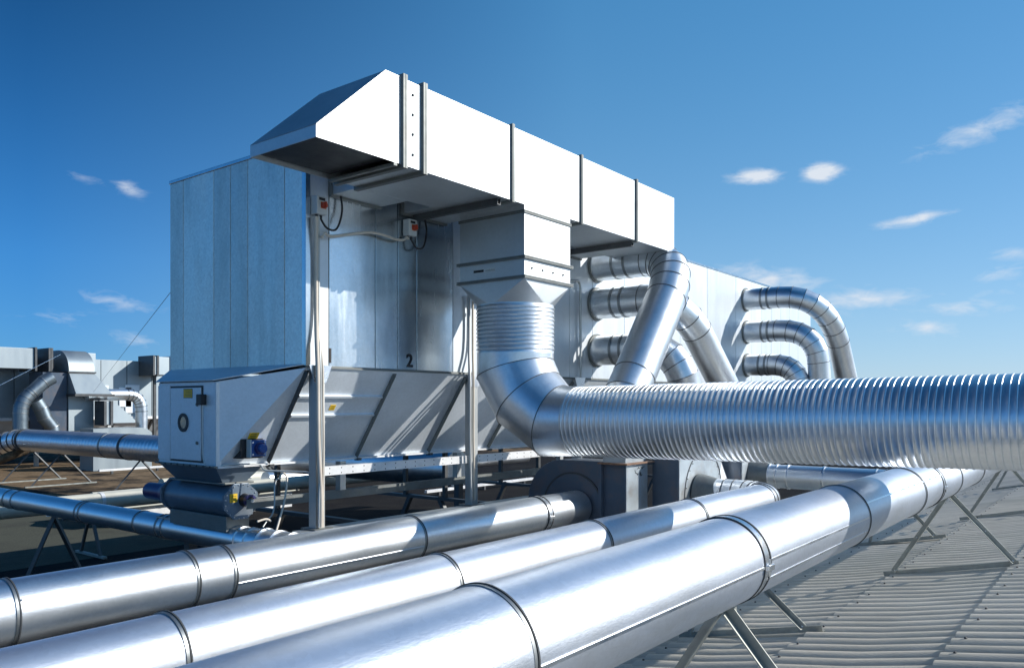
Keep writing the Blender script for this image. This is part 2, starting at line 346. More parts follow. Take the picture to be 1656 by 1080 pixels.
# ---------------------------------------------------------------- pipe trestles on the corrugated roof
def trestle(label, x, yc, ya, yb, fa, fb, ztop, apex=None):
    ap = apex or yc
    root = thing('pipe_trestle', (x, (ya+yb)/2, roofz((ya+yb)/2)), label, 'pipe support', 'galvanised trestles carrying the pipes')
    up = Vector((0, .216, 1)).normalized(); dn = Vector((0, 1, -.216)).normalized()
    a, b = Vector((x, ya, roofz(ya)+.001)), Vector((x, yb, roofz(yb)+.001))
    MB().angle(a, b, .045, .005, (1,0,0), up).build('base_rail', tres_m, root)
    top = Vector((x+.0, ap, ztop))
    for f, sd in ((fa, .0), (fb, .009)):
        p = Vector((x-.006-sd, f, roofz(f)+.03)); d = (top-p).normalized(); s = d.cross(Vector((1,0,0))).normalized()
        q = top+Vector((-.006-sd, 0, 0))
        MB().angle(p, q+d*.03, .042, .005, s*(1 if f > ap else -1), (-1,0,0)).build('leg', tres_m, root)
        MB().dome(p+s*.0+Vector((-.006,0,.02)), (-1,0,0), .009, .007, 6).dome(p.lerp(q, .45)+s*(.02 if f > ap else -.02)+Vector((-.004,0,0)), (-1,0,0), .007, .006, 6).build('bolt', mot_m, root)
    MB().box(x-.02, x+.02, ap-.04, ap+.04, ztop-.005, ztop+.035).build('saddle_bracket', tres_m, root)
zb1 = lambda x: Z1+S1*x-R1-.03
trestle('nearest pipe trestle, legs splayed and cut off by the bottom of the picture', 3.23, Y1, Y1+.57, Y1-.54, Y1+.47, Y1-.47, zb1(3.2))
trestle('pipe trestle standing clear on the sheets under the widest pipe, right of its strap clamp', 8.33, Y1, 1.93, .82, 1.83, .87, zb1(8.3))
trestle('far pipe trestle whose top is hidden by the ribbed duct at the right edge', 13.1, Y1, 2.02, .92, 1.9, 1.0, zb1(13.1), apex=1.45)
trestle('pipe trestle showing one slanting leg and a short rail beneath the strap clamp', 5.915, 2.6, 2.90, 1.78, 2.78, 1.92, Z2-R2-.02, apex=2.6)
trestle('pipe trestle half in shade behind the widest pipe, its rail left of the clear-standing trestle', 11.1, 2.6, 2.97, 1.86, 2.72, 2.0, -1.0, apex=2.6)
trestle('smallest distant trestle, seen at the right edge under the ribbed duct', 18.6, Y1, 2.3, 1.3, 2.2, 1.4, -.85, apex=1.8)

# ---------------------------------------------------------------- filter housing
K, YH, ZB, ZT, YB, XF = 3.79, 4.89, .283, 1.975, Xp(275, 400, 3.79).y, 15.5
YT, ZTB = 5.386, -.465      # trough edge
XB = 3.36                   # inspection box front
ho = thing('filter_housing', (K, YH, -.93), 'long silver filter house with vertical sheet panels, hopper and inspection door, standing on posts', 'filter house')
MB().box(K+.012, XF, YH+.012, YB-.01, ZB, ZT-.02).build('inner_wall', edge_m, ho)
def panel(p, q, n, z0, z1, pm=None):
    p, q, n = Vector(p), Vector(q), Vector(n); d = (q-p).normalized()
    p = p+d*.0035; q = q-d*.0035
    MB().prism([(p.x, p.y, z0), (q.x, q.y, z0), (q.x, q.y, z1), (p.x, p.y, z1)], n*-.011).build('wall_panel', pm or wall_m, ho, bevel=.003)
ys = [YH]+[Xp(u, 400, K).y for u in (460, 400.5, 372.4, 345.6, 296.4)]+[YB]
for a, b in zip(ys[:-1], ys[1:]): panel((K, a, 0), (K, b, 0), (-1,0,0), ZB, ZT-.03, side_m)
xs = [K]+[Yp(u, 400, YH).x for u in (532, 607, 643, 673.5, 732.5, 775, 830, 921, 958, 1010, 1060, 1100, 1144, 1190, 1215)]
while xs[-1] < XF-.5: xs.append(xs[-1]+.45)
xs[-1] = XF
for a, b in zip(xs[:-1], xs[1:]): panel((a, YH, 0), (b, YH, 0), (0,-1,0), ZB, ZT-.03, white_wall_m if a > 5.0 or a == K else None)
MB().box(K-.006, XF, YH-.006, YB+.01, ZT-.03, ZT).build('roof_sheet', wall_m, ho, bevel=.004)
MB().box(K-.012, K-.002, YH-.008, YH+.03, ZB, ZT-.04).box(K-.012, K+.03, YH-.016, YH-.006, ZB, ZT-.04).build('corner_trim', wall_m, ho)
MB().box(K-.01, XF, YH-.012, YH+.02, ZB-.018, ZB).build('bottom_rail', fl_m, ho)
MB().box(K-.01, K+.01, YH, YB, ZB-.014, ZB).build('bottom_rail', fl_m, ho)
# hopper trough
YM = 6.19
hp = MB().prism([(0, YH, ZB-.018), (0, YT, ZTB), (0, YM, ZTB), (0, YB, ZB-.018)], (1e-6,0,0))
hp = MB()
A_ = Vector((XB, YT, .16)); B_ = Vector((XB, YT, ZTB)); Kp = Vector((K, YH, ZB-.018))
A2 = Vector((XB, YM, .16)); B2 = Vector((XB, YM, ZTB)); K2 = Vector((K, YB, ZB-.018))
XE = Vector((XF, YH, ZB-.018)); XE2 = Vector((XF, YT, ZTB)); XE3 = Vector((XF, YM, ZTB)); XE4 = Vector((XF, YB, ZB-.018))
hopper = MB().add([B_, Kp, XE, XE2, XE3, XE4, K2, B2], [(0,1,2,3), (0,3,4,7), (7,4,5,6), (2,5,4,3)]).build('hopper', hop_m, ho)
MB().plate([A_, B_, Kp], .003).build('side_panel', hop_m, ho)
MB().plate([A2, K2, B2], .003).build('side_panel', hop_m, ho)
cp = MB().plate([Kp+Vector((-.0,0,.024)), K2+Vector((0,0,.024)), A2+Vector((-.03,0,.006)), A_+Vector((-.03,-.006,.006))], .006).build('canopy', hop_m, ho)
MB().plate([A_, A2, B2, B_], .004).build('front_panel', hop_m, ho)
MB().box(XB-.012, XB+.03, YT-.022, YT-.014, ZTB, .155).build('corner_trim', white_m, ho)
for u0, u1 in ((267, 277),):
    MB().box(XB-.012, XB-.002, Xp(u1, 700, XB).y, YM, ZTB+.02, .14).build('door_frame', hop_m, ho, bevel=.003)
y0, y1 = Xp(327.4, 700, XB).y, Xp(278.5, 700, XB).y; z0, z1 = Xp(300, 743, XB).z, Xp(300, 627, XB).z
fr = MB()
MB().box(XB-.006, XB-.001, y0-.02, y1+.02, z0-.015, z1+.015).build('door_gasket', edge_m, ho)
door = MB().box(XB-.016, XB-.006, y0, y1, z0, z1).build('inspection_door', hop_m, ho, bevel=.003)
wy, wz = Xp(300, 683, XB).y, Xp(300, 683, XB).z
MB().band((XB-.018, wy, wz), (1,0,0), None, .052, .012, .02, 40).build('window_ring', edge_m, door, smooth=30)
MB().sweep([(XB-.012, wy, wz), (XB-.019, wy, wz)], .054, 32).build('window', glass_m, door, smooth=30)
def sticker(root, x, ya, yb, za, zb, frame=True):
    MB().box(x-.0015, x, ya, yb, za, zb).build('border', ink_m, root)
    st_ = MB().box(x-.003, x-.0015, ya+.004, yb-.004, za+.004, zb-.004).build('warning_label', yel_m, root)
    m = MB(); h = (zb-za)
    for k in range(5): m.box(x-.0036, x-.003, ya+.012, yb-.012-random.uniform(0, .03), za+h*(.15+.16*k), za+h*(.15+.16*k)+.0025)
    m.build('label_lines', ink_m, root)
sticker(door, XB-.016, Xp(314.5, 635, XB).y, Xp(300, 635, XB).y, Xp(307, 643.5, XB).z, Xp(307, 628.5, XB).z)
lk = Xp(330, 646, XB)
MB().box(XB-.05, XB-.006, lk.y-.045, lk.y+.03, lk.z-.04, lk.z+.04).build('lock_box', blk_m, door, bevel=.006)
for (u, v) in ((322.5, 654), (322.5, 716)):
    q = Xp(u, v, XB); MB().band((XB-.02, q.y, q.z), (1,0,0), None, .009, .01, .004, 14).build('latch', fl_m, door)
# floor flange with bolts
MB().box(XB-.03, XB+.0, YT-.02, YM+.02, ZTB-.012, ZTB+.0).build('bottom_flange', fl_m, ho)
m = MB()
for k in range(9): m.dome((XB-.031, YT+.03+k*.09, ZTB-.005), (-1,0,0), .008, .006, 6)
m.build('flange_bolts', edge_m, ho)
MB().box(XB, 12, YT-.03, YT+.004, ZTB-.018, ZTB-.002).build('bottom_flange', white_m, ho)
# hopper bars and cross ribs
dn = (Vector((0, YT, ZTB))-Vector((0, YH, ZB-.018))).normalized(); nh = Vector((0, dn.z, -dn.y)).normalized()
for k in range(12):
    x = K+.0+k*.897
    p = Vector((x, YH, ZB-.02)); q = Vector((x, YT, ZTB))
    MB().angle(p+dn*.02, q-dn*.02, .04, .005, (1,0,0), nh).build('hopper_bar', fl_m if k else dark_m, ho)
    MB().box(x+.005, x+.045, YT-.05, YT+.0, ZTB-.03, ZTB-.01).build('bar_foot', dark_m, ho)
for f in (.27, .47):
    p = Vector((K+.04, YH, ZB-.018))+dn*(f*.9); q = p+Vector((.85, 0, 0))
    MB().prism([p, p+nh*.018, p+nh*.018+dn*.018, p+dn*.018], q-p).build('cross_rib', hop_m, ho)
# posts with gusset plates
for x, n_ in ((3.83, 1), (5.605, 2), (7.38, 3)):
    MB().box(x, x+.085, YH-.065, YH-.058, -.93, ZB-.02).box(x, x+.006, YH-.058, YH+.015, -.93, ZB-.02).box(x+.079, x+.085, YH-.058, YH+.015, -.93, ZB-.02).build('post', post_m, ho)
    MB().prism([(x-.06, YH-.068, ZB), (x+.15, YH-.068, ZB), (x+.095, YH-.068, ZB-.13), (x-.01, YH-.068, ZB-.13)], (0, .003, 0)).build('gusset_plate', clamp_m, ho)
    MB().box(x-.04, x+.13, YH-.11, YH+.06, -.94, -.93).build('foot_plate', fl_m, ho)
# perforated rail between the posts, lower beams, stubby brackets
def rail(a, b, lab=None):
    r_ = MB().box(a, b, YH-.03, YH-.024, -.548, -.480).box(a, b, YH-.024, YH+.02, -.486, -.480).box(a, b, YH-.024, YH+.02, -.548, -.542).build('perforated_rail', white_m, ho)
    m = MB(); x = a+.06
    while x < b-.03: m.dome((x, YH-.030, -.495), (0,-1,0), .0055, .002, 6); m.dome((x, YH-.030, -.533), (0,-1,0), .0055, .002, 6); x += .115
    m.build('rail_holes', ink_m, r_)
rail(3.93, 5.60); rail(5.70, 7.37); rail(7.47, 9.3)
MB().box(3.55, 8.5, 5.28, 5.285, -.795, -.725).box(3.55, 8.5, 5.285, 5.33, -.731, -.725).build('lower_beam', fl_m, ho)
MB().box(3.70, 8.5, YH-.09, YH+.04, -.955, -.942).box(3.70, 8.5, YH-.03, YH-.024, -1.03, -.955).build('base_beam', post_m, ho)
MB().box(3.5, 3.56, 4.7, 6.5, -.96, -.945).build('cross_beam', post_m, ho)
for u in (551, 739, 905):
    x = Yp(u, 760, 5.3).x; MB().box(x-.03, x+.03, 5.27, 5.278, -.725, ZTB-.02).box(x-.03, x-.024, 5.278, 5.33, -.725, ZTB-.02).build('bracket', post_m, ho)
for x in (4.4, 6.0, 7.6, 9.6, 11.6, 13.6):
    for (ya, yb) in ((4.95, 5.6), (6.6, 6.0)):
        MB().bar((x, ya, GZ), (x, yb, -.95), .045, .045, (1,0,0)).build('leg', dark_m, ho)
    MB().box(x-.03, x+.03, 4.8, 6.6, -.98, -.95).box(x-.02, x+.02, 5.50, 5.54, -.95, ZTB).box(x-.02, x+.02, 6.06, 6.1, -.95, ZTB).build('leg_beam', dark_m, ho)
for x, y in ((3.87, YH), (5.65, YH), (7.42, YH), (3.87, 6.6), (7.42, 6.6)):
    MB().box(x-.04, x+.04, y-.04, y+.04, GZ, -.956).build('leg', dark_m, ho)
# bay numbers 1 and 2
def text_mesh(s, size, m, root, loc, rot, name, th=.001):
    cu = bpy.data.curves.new('t', 'FONT'); cu.body = s; cu.size = size; cu.extrude = th; cu.align_x = 'CENTER'; cu.offset = size*.02
    o = bpy.data.objects.new('t', cu); C.objects.link(o); bpy.context.view_layer.update()
    me = bpy.data.meshes.new_from_object(o.evaluated_get(bpy.context.evaluated_depsgraph_get())); bpy.data.objects.remove(o)
    me.transform(Matrix.Rotation(rot[2], 4, 'Z') @ Matrix.Rotation(rot[0], 4, 'X')); me.materials.clear(); me.materials.append(m)
    q = bpy.data.objects.new(name, me); C.objects.link(q); q.parent = root; q.location = Vector(loc)-world(root); return q
for s, u, v in (('1', 534, 586), ('2', 663, 593)):
    q = Yp(u, v, YH-.004); text_mesh(s, .155, ink_m, ho, q, (R(90), 0, 0), 'number_marking')['label'] = 'black stencilled number '+s
# sticker on first bay and small marks on the hopper slope
q = Vector((Yp(532, 648, 5.1).x, 0, 0)); p = Vector((q.x, YH, ZB-.018))+dn*.335
e = Vector((1,0,0)); MB().prism([p, p+e*.055, p+e*.055+dn*.05, p+dn*.05], nh*.003).build('warning_label', yel_m, ho)
m = MB()
for k in range(3): m.prism([p+dn*(.012+.013*k)+e*.01+nh*.003, p+dn*(.012+.013*k)+e*.045+nh*.003, p+dn*(.015+.013*k)+e*.045+nh*.003, p+dn*(.015+.013*k)+e*.01+nh*.003], nh*.0006)
m.build('label_lines', ink_m, ho)
def slope_at(u, v):
    "point on the sloping hopper sheet seen at u, v"
    r = ray(u, v); P0 = Vector((0, YH, ZB-.018)); return r*(P0.dot(nh)/r.dot(nh))
p = slope_at(404, 699.5); MB().prism([p, p+e*.085, p+e*.085+dn*.055, p+dn*.055], nh*.003).build('warning_label', yel_m, ho)
m = MB()
for k in range(3): m.prism([p+dn*(.012+.015*k)+e*.012+nh*.003, p+dn*(.012+.015*k)+e*.065+nh*.003, p+dn*(.016+.015*k)+e*.065+nh*.003, p+dn*(.016+.015*k)+e*.012+nh*.003], nh*.0006)
m.build('label_lines', ink_m, ho)
# blue level sensor on a black bracket
q = slope_at(402, 724); sr = thing('level_sensor', q, 'small blue electrical box with round blue cap on a black bracket on the sloping hopper', 'sensor')
yy = q.y-.07
MB().prism([(q.x-.10, yy+.02, q.z-.075), (q.x-.10, yy+.15, q.z-.075), (q.x-.01, yy+.06, q.z+.07), (q.x-.01, yy+.02, q.z+.07)], (.006, 0, 0)).box(q.x-.1, q.x+.09, yy+.02, yy+.026, q.z-.075, q.z+.07).build('bracket', blk_m, sr)
MB().box(q.x-.045, q.x+.085, yy-.03, yy+.02, q.z-.062, q.z+.062).build('housing', blue_m, sr, bevel=.006)
MB().box(q.x-.052, q.x-.045, yy-.032, yy+.02, q.z-.066, q.z+.066).build('side_plate', pvc_m, sr)
MB().sweep([(q.x+.025, yy-.03, q.z), (q.x+.025, yy-.06, q.z)], .045, 28).build('collar', motor_m, sr, smooth=30)
MB().sweep([(q.x+.025, yy-.06, q.z), (q.x+.025, yy-.085, q.z), (q.x+.025, yy-.09, q.z)], [.034, .034, .028], 28).build('cap', blue_m, sr, smooth=30)
m = MB()
for a in (-.03, .07):
    for b in (-.045, .045): m.dome((q.x+a, yy-.031, q.z+b), (0,-1,0), .008, .004, 8)
m.build('screw', clamp_m, sr)

# ---------------------------------------------------------------- rotary valve and conveying pipe under the hopper
XV = 3.565
vr = thing('rotary_valve', (XV, 5.86, -.9), 'dark blue rotary valve bolted under the hopper, with an eight-sided end plate and purple motor', 'rotary valve')
m = MB(); t0 = [(XB, YT+.0, ZTB-.014), (XV+.205, YT, ZTB-.014), (XV+.205, YM, ZTB-.014), (XB, YM, ZTB-.014)]; zn = -.60
b0 = [(XV-.10, YT+.08, zn), (XV+.11, YT+.08, zn), (XV+.11, YM-.06, zn), (XV-.10, YM-.06, zn)]
m.add(t0+b0, [(0,1,5,4),(1,2,6,5),(2,3,7,6),(3,0,4,7)]); m.build('neck', valve_m, vr)
MB().box(XV-.13, XV+.14, YT+.03, YM-.02, zn-.014, zn).build('neck_flange', fl_m, vr, bevel=.003)
ZV = -.745; RV = .128
MB().sweep([(XV, 5.40, ZV), (XV, 6.26, ZV)], RV, 40).build('rotor_barrel', valve_m, vr, smooth=30)
for yy, nm in ((5.375, 'end_plate'), (6.27, 'end_plate')):
    pts = [(XV+.158*math.cos(R(22.5+45*k))*1.0, yy, ZV+.002+.146*math.sin(R(22.5+45*k))) for k in range(8)]
    MB().prism(pts, (0, .022, 0)).build(nm, valve_m, vr, bevel=.002)
m = MB()
for k in range(20):
    a = 2*math.pi*(k+.5)/20; m.dome((XV+.136*math.cos(a), 5.374, ZV+.128*math.sin(a)), (0,-1,0), .0065, .006, 6)
m.build('plate_bolts', mot_m, vr)
MB().prism([(XV-.07, 5.374, ZV-.105), (XV+.10, 5.374, ZV-.105), (XV+.10, 5.374, ZV+.03), (XV+.06, 5.374, ZV-.02), (XV+.0, 5.374, ZV-.06)], (0,-.003,0)).build('scraped_plate', clamp_m, vr)
MB().sweep([(XV+.03, 5.375, ZV+.01), (XV+.03, 5.30, ZV+.01)], [.052, .042], 24).build('bearing_housing', blk_m, vr, smooth=30)
MB().band((XV+.03, 5.31, ZV+.01), (0,1,0), None, .034, .03, .012, 24).build('bearing_ring', motor_m, vr, smooth=30)
MB().sweep([(XV+.03, 5.30, ZV+.01), (XV+.03, 5.27, ZV+.01)], .014, 12).build('shaft', mot_m, vr, smooth=30)
lb = MB().box(XV-.10, XV-.035, 5.371, 5.374, ZV+.0, ZV+.065).build('warning_label', yel_m, vr)
m = MB()
for k in range(3): m.box(XV-.09, XV-.045, 5.370, 5.371, ZV+.012+.016*k, ZV+.015+.016*k)
m.build('label_lines', ink_m, lb)
MB().sweep([(XV-.02, 6.29, ZV), (XV-.02, 6.38, ZV)], [.11, .10], 28).sweep([(XV-.02, 6.38, ZV), (XV-.02, 6.68, ZV)], [.075, .07], 28).build('gear_motor', motor_m, vr, smooth=30)
MB().sweep([(XV-.02, 6.68, ZV), (XV-.02, 6.74, ZV)], [.05, .03], 20).build('motor_cap', motor_m, vr, smooth=30)
MB().box(XV-.10, XV+.10, 5.42, 6.22, -.97, ZV-.11).build('outlet_box', fl_m, vr, bevel=.003)
# conveying pipe
cr_ = thing('conveying_pipe', (XV, 6, -1.13), 'slim blue-reflecting pipe passing under the rotary valve out to the left edge', 'pipe')
ZC, RC = -1.035, .100
pts = [(XV, 22, ZC), (XV, 4.30, ZC)]
MB().sweep([(XV, 26, ZC), (XV, 5.20, ZC)], RC, 40).build('pipe_section', spir_m, cr_, smooth=30)
MB().sweep([(XV, 5.20, ZC), (XV, 5.10, ZC), (XV, 4.30, ZC)], [RC, RC*1.12, RC*1.12], 40).build('pipe_section', pipe_m, cr_, smooth=30)
for u in (20, 33, 137, 143, 232, 268, 277): 
    y = Xp(u, 840, XV).y
    if y < 26: MB().band((XV, y, ZC), (0,1,0), None, RC, .016, .006).build('joint_band', band_m, cr_, smooth=30)
for y in (5.34, 5.22, 5.06, 4.90, 4.74, 4.6): MB().band((XV, y, ZC), (0,1,0), None, RC*1.12 if y < 5.2 else RC, .016, .008).build('clamp_band', clamp_m, cr_, smooth=30)
def simple_trestle(label, x, y, ztop, spread=.45, along='x', base=True, g='thin tube stands under the distant pipes', feet=GZ, mt=None):
    root = thing('pipe_stand', (x, y, feet), label, 'pipe support', g)
    v = Vector((1,0,0)) if along == 'x' else Vector((0,1,0)); p = Vector((x, y, ztop))
    for s in (-1, 1): MB().bar(Vector((x, y, feet))+v*spread*s, p, .035, .035, (0,0,1) if 0 else (.01,.3,1)).build('leg', mt or dark_m, root)  # dark leg colour stands in for the shade the stands are in
    if base: MB().bar(Vector((x, y, feet+.02))-v*(spread+.12), Vector((x, y, feet+.02))+v*(spread+.12), .05, .03).build('base_rail', mt or tres_m, root)
simple_trestle('thin A-frame stand in deep shade under the slim conveying pipe', XV, 8.6, ZC-RC, .42)

# ---------------------------------------------------------------- rectangular duct with hood
YD, YD2, ZD0, ZD1 = 3.896, 4.567, 1.60, 2.18
dx = lambda u: Yp(u, 300, YD).x
XE_ = dx(1090); T = .004
du = thing('rectangular_duct', (5.5, 4.24, 1.02), 'big boxy silver duct with sloping open hood, carried high across the filter house front', 'duct')
xh = 3.10; xt = Yp(624, 115, YD).x; xo = dx(637)
# hood: two side sheets, slope, lip
for y in (YD, YD2-T):
    MB().prism([(xh, y, ZD0), (dx(651), y, ZD0), (dx(651), y, ZD1), (xt, y, ZD1), (xh, y, ZD0+.075)], (0, T, 0)).build('hood_side', duct_m, du)
MB().plate([(xh, YD, ZD0), (xh, YD, ZD0+.075), (xh, YD2, ZD0+.075), (xh, YD2, ZD0)], T).build('hood_lip', duct_m, du)
MB().plate([(xh, YD-.002, ZD0+.077), (xt, YD-.002, ZD1+.002), (xt, YD2+.002, ZD1+.002), (xh, YD2+.002, ZD0+.077)], T).build('hood_slope', duct_m, du)
MB().box(xt, dx(651), YD-.002, YD2+.002, ZD1, ZD1+T).build('hood_top', duct_m, du)
MB().box(xh+.004, xo, YD+.02, YD2-.02, ZD0+.03, ZD0+.034).build('hood_shade_plate', ink_m, du)  # black plate across the open hood, painted stand-in for the shade inside
cuts = [dx(651), dx(684), dx(828), dx(939.5), dx(1028.5), XE_]
for a, b in zip(cuts[:-1], cuts[1:]):
    w = MB()
    w.box(a, b, YD, YD+T, ZD0, ZD1).box(a, b, YD2-T, YD2, ZD0, ZD1).box(a, b, YD+T, YD2-T, ZD1-T, ZD1).box(a, b, YD+T, YD2-T, ZD0, ZD0+T)
    if b == XE_: w.box(b-.001, b+.003, YD+.001, YD2-.001, ZD0+.001, ZD1-.001)
    w.build('duct_section', duct_m, du)
def collar(xc, w=.03, h=.018):
    m = MB()
    for s in (-w/2-.002, .002):
        x0, x1 = xc+s, xc+s+w/2
        m.box(x0, x1, YD-h, YD-.0005, ZD0-h, ZD1+h).box(x0, x1, YD2+.0005, YD2+h, ZD0-h, ZD1+h).box(x0, x1, YD, YD2, ZD1+.0005, ZD1+h).box(x0, x1, YD, YD2, ZD0-h, ZD0-.0005)
    return m
for u in (652, 684.5): collar(dx(u), .036, .024).build('flange', fl_m, du)
for u in (828, 939.5, 1028.5): collar(dx(u), .026, .018).build('flange', fl_m, du)
m = MB().box(xo, xo+.03, YD, YD2, ZD0-.02, ZD0-.001).build('hood_edge', fl_m, du)
for v in (154, 186, 218, 250.7):
    q = Yp(667.5, v, YD); MB().dome((q.x, YD, q.z), (0,-1,0), .011, .012, 8).build('screw', fl_m, du)
# vertical square drop
bx0, bx1, by1 = 5.175, 5.835, 4.587
zt_, zf1, zf2, zf3 = ZD0, 1.545, 1.178, 1.02
MB().box(bx0, bx1, YD+.0005, by1, zf2, ZD0-.0).build('drop_box', duct_m, du)
MB().box(bx0, bx1, YD+.0005, by1, zf3, zf2).build('damper_box', duct_m, du)
for z, h in ((zf1, .010), (zf2, .022), (zf3, .022)):
    MB().box(bx0-h, bx1+h, YD-h, by1+h, z-.012, z-.002).box(bx0-h, bx1+h, YD-h, by1+h, z+.002, z+.012).build('flange', fl_m, du)
for k in range(4):
    q = Yp(856+16*k+2, 433, YD); MB().dome((bx0+.10+k*.15, YD, 1.10), (0,-1,0), .009, .010, 8).build('screw', fl_m, du)
# maker's plate, worn and unreadable
pl = MB().box(bx0-.003, bx0-.0005, 4.20, 4.43, 1.092, 1.122).build('name_plate', pvc_m, du, label='small worn strip plate, black at one end')
MB().box(bx0-.0045, bx0-.003, 4.32, 4.43, 1.097, 1.117).build('dark_print', ink_m, pl)
m = MB()
for k in range(8): m.box(bx0-.004, bx0-.003, 4.205+.0125*k, 4.210+.0125*k, 1.098, 1.098+random.uniform(.008, .016))
m.build('faded_print', fl_m, pl)
# square to round
cx_, cy_ = 5.505, 4.242; RVt, zr = .333, .835
n = 48; ci = [Vector((cx_+RVt*math.cos(2*math.pi*i/n), cy_+RVt*math.sin(2*math.pi*i/n), zr)) for i in range(n)]
co = [Vector((bx1, by1, zf3-.012)), Vector((bx0, by1, zf3-.012)), Vector((bx0, YD, zf3-.012)), Vector((bx1, YD, zf3-.012))]
m = MB(); fs = []
vs_ = ci+co
for q in range(4):
    for i in range(q*12, q*12+12): fs.append((i % n, (i+1) % n, n+q))
    fs.append(((q*12+12) % n, n+(q+1) % 4, n+q))
m.add(vs_, fs).build('square_to_round', duct_m, du, smooth=12)
# connecting ducts into the filter house, carrier channels
for k, (a, b) in enumerate(((4.02, 4.52), (4.78, 5.3), (6.2, 6.75), (7.0, 7.5))):
    MB().box(a, b, YD2+.001, YH-.001, ZD0-.003, ZD1-.02).build('branch_duct', duct_m, du)
    MB().box(a-.015, b+.015, YH-.03, YH-.002, ZD0-.02, ZD1-.005).build('branch_flange', fl_m, du)
for x in (4.90, 7.0):
    MB().box(x-.02, x+.02, YD+.04, YH-.002, ZD0-.052, ZD0-.045).box(x-.02, x-.015, YD+.04, YH-.002, ZD0-.045, ZD0-.002).box(x+.015, x+.02, YD+.04, YH-.002, ZD0-.045, ZD0-.002).build('carrier_channel', dark_m, du)

# ---------------------------------------------------------------- ribbed spiral duct with elbow
sp_ = thing('ribbed_duct', (5.505, 3.83, -.45), 'large ribbed round duct dropping from the boxy duct, bending and running off right', 'duct')
def ribs(p, q, r0, r1, pitch, amp, w, first, last, groove=.004):
    "rows of points/radii for a pipe with raised beads, irregular as rolled"
    p, q = Vector(p), Vector(q); Ln = (q-p).length; pts = [p]; rr = [r0]; s = first; i = 0
    while s < Ln-last:
        f = lambda t: (p.lerp(q, t/Ln), r0+(r1-r0)*t/Ln)
        for ds, h in ((-w, 0), (-w*.45, amp), (w*.45, amp), (w, 0), (w+.0012, -groove), (w+.0035, -groove), (w+.005, 0)):
            a, b = f(s+ds); pts.append(a); rr.append(b+h)
        s += pitch*(1.04 if i % 2 else .9)*random.uniform(.96, 1.04); i += 1
    pts.append(q); rr.append(r1); return pts, rr
p0, p1, p2 = (cx_, cy_, .835), (cx_, cy_, .288), (cx_, 4.09, .035)
p3 = (cx_, 3.83, -.150)
pts, rr = ribs(p0, (cx_, cy_, .42), RVt, RVt, .036, .006, .007, .03, .015)
MB().sweep(pts, rr, 72, caps=False).build('ribbed_section', pipe_m, sp_, smooth=75)
el_ = [(cx_, cy_, .42), p1, p2, p3, (cx_, 3.60, -.148)]; rel = [RVt, RVt, .325, .295, .283]
MB().sweep(el_, rel, 72, caps=False).build('elbow', pipe_m, sp_, smooth=12)
joints(sp_, el_, rel, (1, 2, 3), .006, .004, seam_m, seg=72)
pa, pb = Vector((cx_, 3.60, -.148)), Vector((cx_, -2.5, -.07))
pts, rr = ribs(pa, pb, .282, .282, .042, .0034, .006, .02, .02)
MB().sweep(pts, rr, 80, caps=True).build('ribbed_section', spir_m, sp_, smooth=50)

# ---------------------------------------------------------------- fans
f1 = thing('fan', (6.6, 4.3, GZ), 'rusty dark blue fan with curved scroll casing at the end of the farthest long pipe', 'fan', 'fans below the filter house')
sc = []
for k in range(0, 13):
    a = R(90+k*15); sc.append((6.46, 4.28+.50*math.cos(a-R(90)+R(90))*1.0, -.98+.44*math.sin(a)))
sc = [(6.46, 3.95, -.545), (6.46, 4.42, -.545)]+[(6.46, 4.42+.40*math.sin(R(t)), -.98+.435*math.cos(R(t))) for t in range(15, 181, 15)]+[(6.46, 3.95, -1.415)]
MB().prism(sc, (.32, 0, 0)).build('scroll_casing', fan_m, f1, bevel=.004)
MB().band((6.452, 4.28, -1.0), (1,0,0), None, .33, .012, .012, 48).build('casing_ring', edge_m, f1, smooth=30)
MB().sweep([(6.456, 4.28, -1.0), (6.448, 4.28, -1.0)], .325, 48).build('inlet_plate', fan_m, f1, smooth=30)
MB().box(6.40, 6.46, 3.93, 3.96, -1.42, -.56).build('stiffener', fan_m, f1, bevel=.003)
m = MB(); ob = MB().box(6.45, 6.86, 3.70, 3.93, -1.42, -.565).build('outlet_box', fan_m, f1, bevel=.004)
MB().box(6.455, 6.855, 3.692, 3.699, -1.41, -.57).build('lit_outlet_sheet', fanlit_m, f1, label='sunlit side sheet coloured paler, scratched, with rust streaks')
MB().box(6.40, 6.93, 3.655, 3.97, -.565, -.55).build('outlet_flange', rust_m, f1, bevel=.003)
MB().box(6.47, 6.85, 3.71, 3.95, -.55, -.40).build('outlet_neck', fanlit_m, f1)
m = MB()
for k, (a, b) in enumerate(((.08, .0), (.17, .02), (.13, -.03), (.2, -.04))):
    pp = [Vector((6.53+a+.01*i, 3.690, -.64-b-.012*(i % 2)+random.uniform(-.02, .02))) for i in range(7)]
    for c, d in zip(pp[:-1], pp[1:]): m.bar(c, d, .003, .003, (0,1,0))
m.build('scribble', ink_m, f1, label='thin illegible handwriting')
m = MB()
for k in range(5): m.dome((6.5+.075*k, 3.691, -1.18+random.uniform(-.01, .01)), (0,-1,0), .005, .004, 6)
m.build('rivet', fl_m, f1)
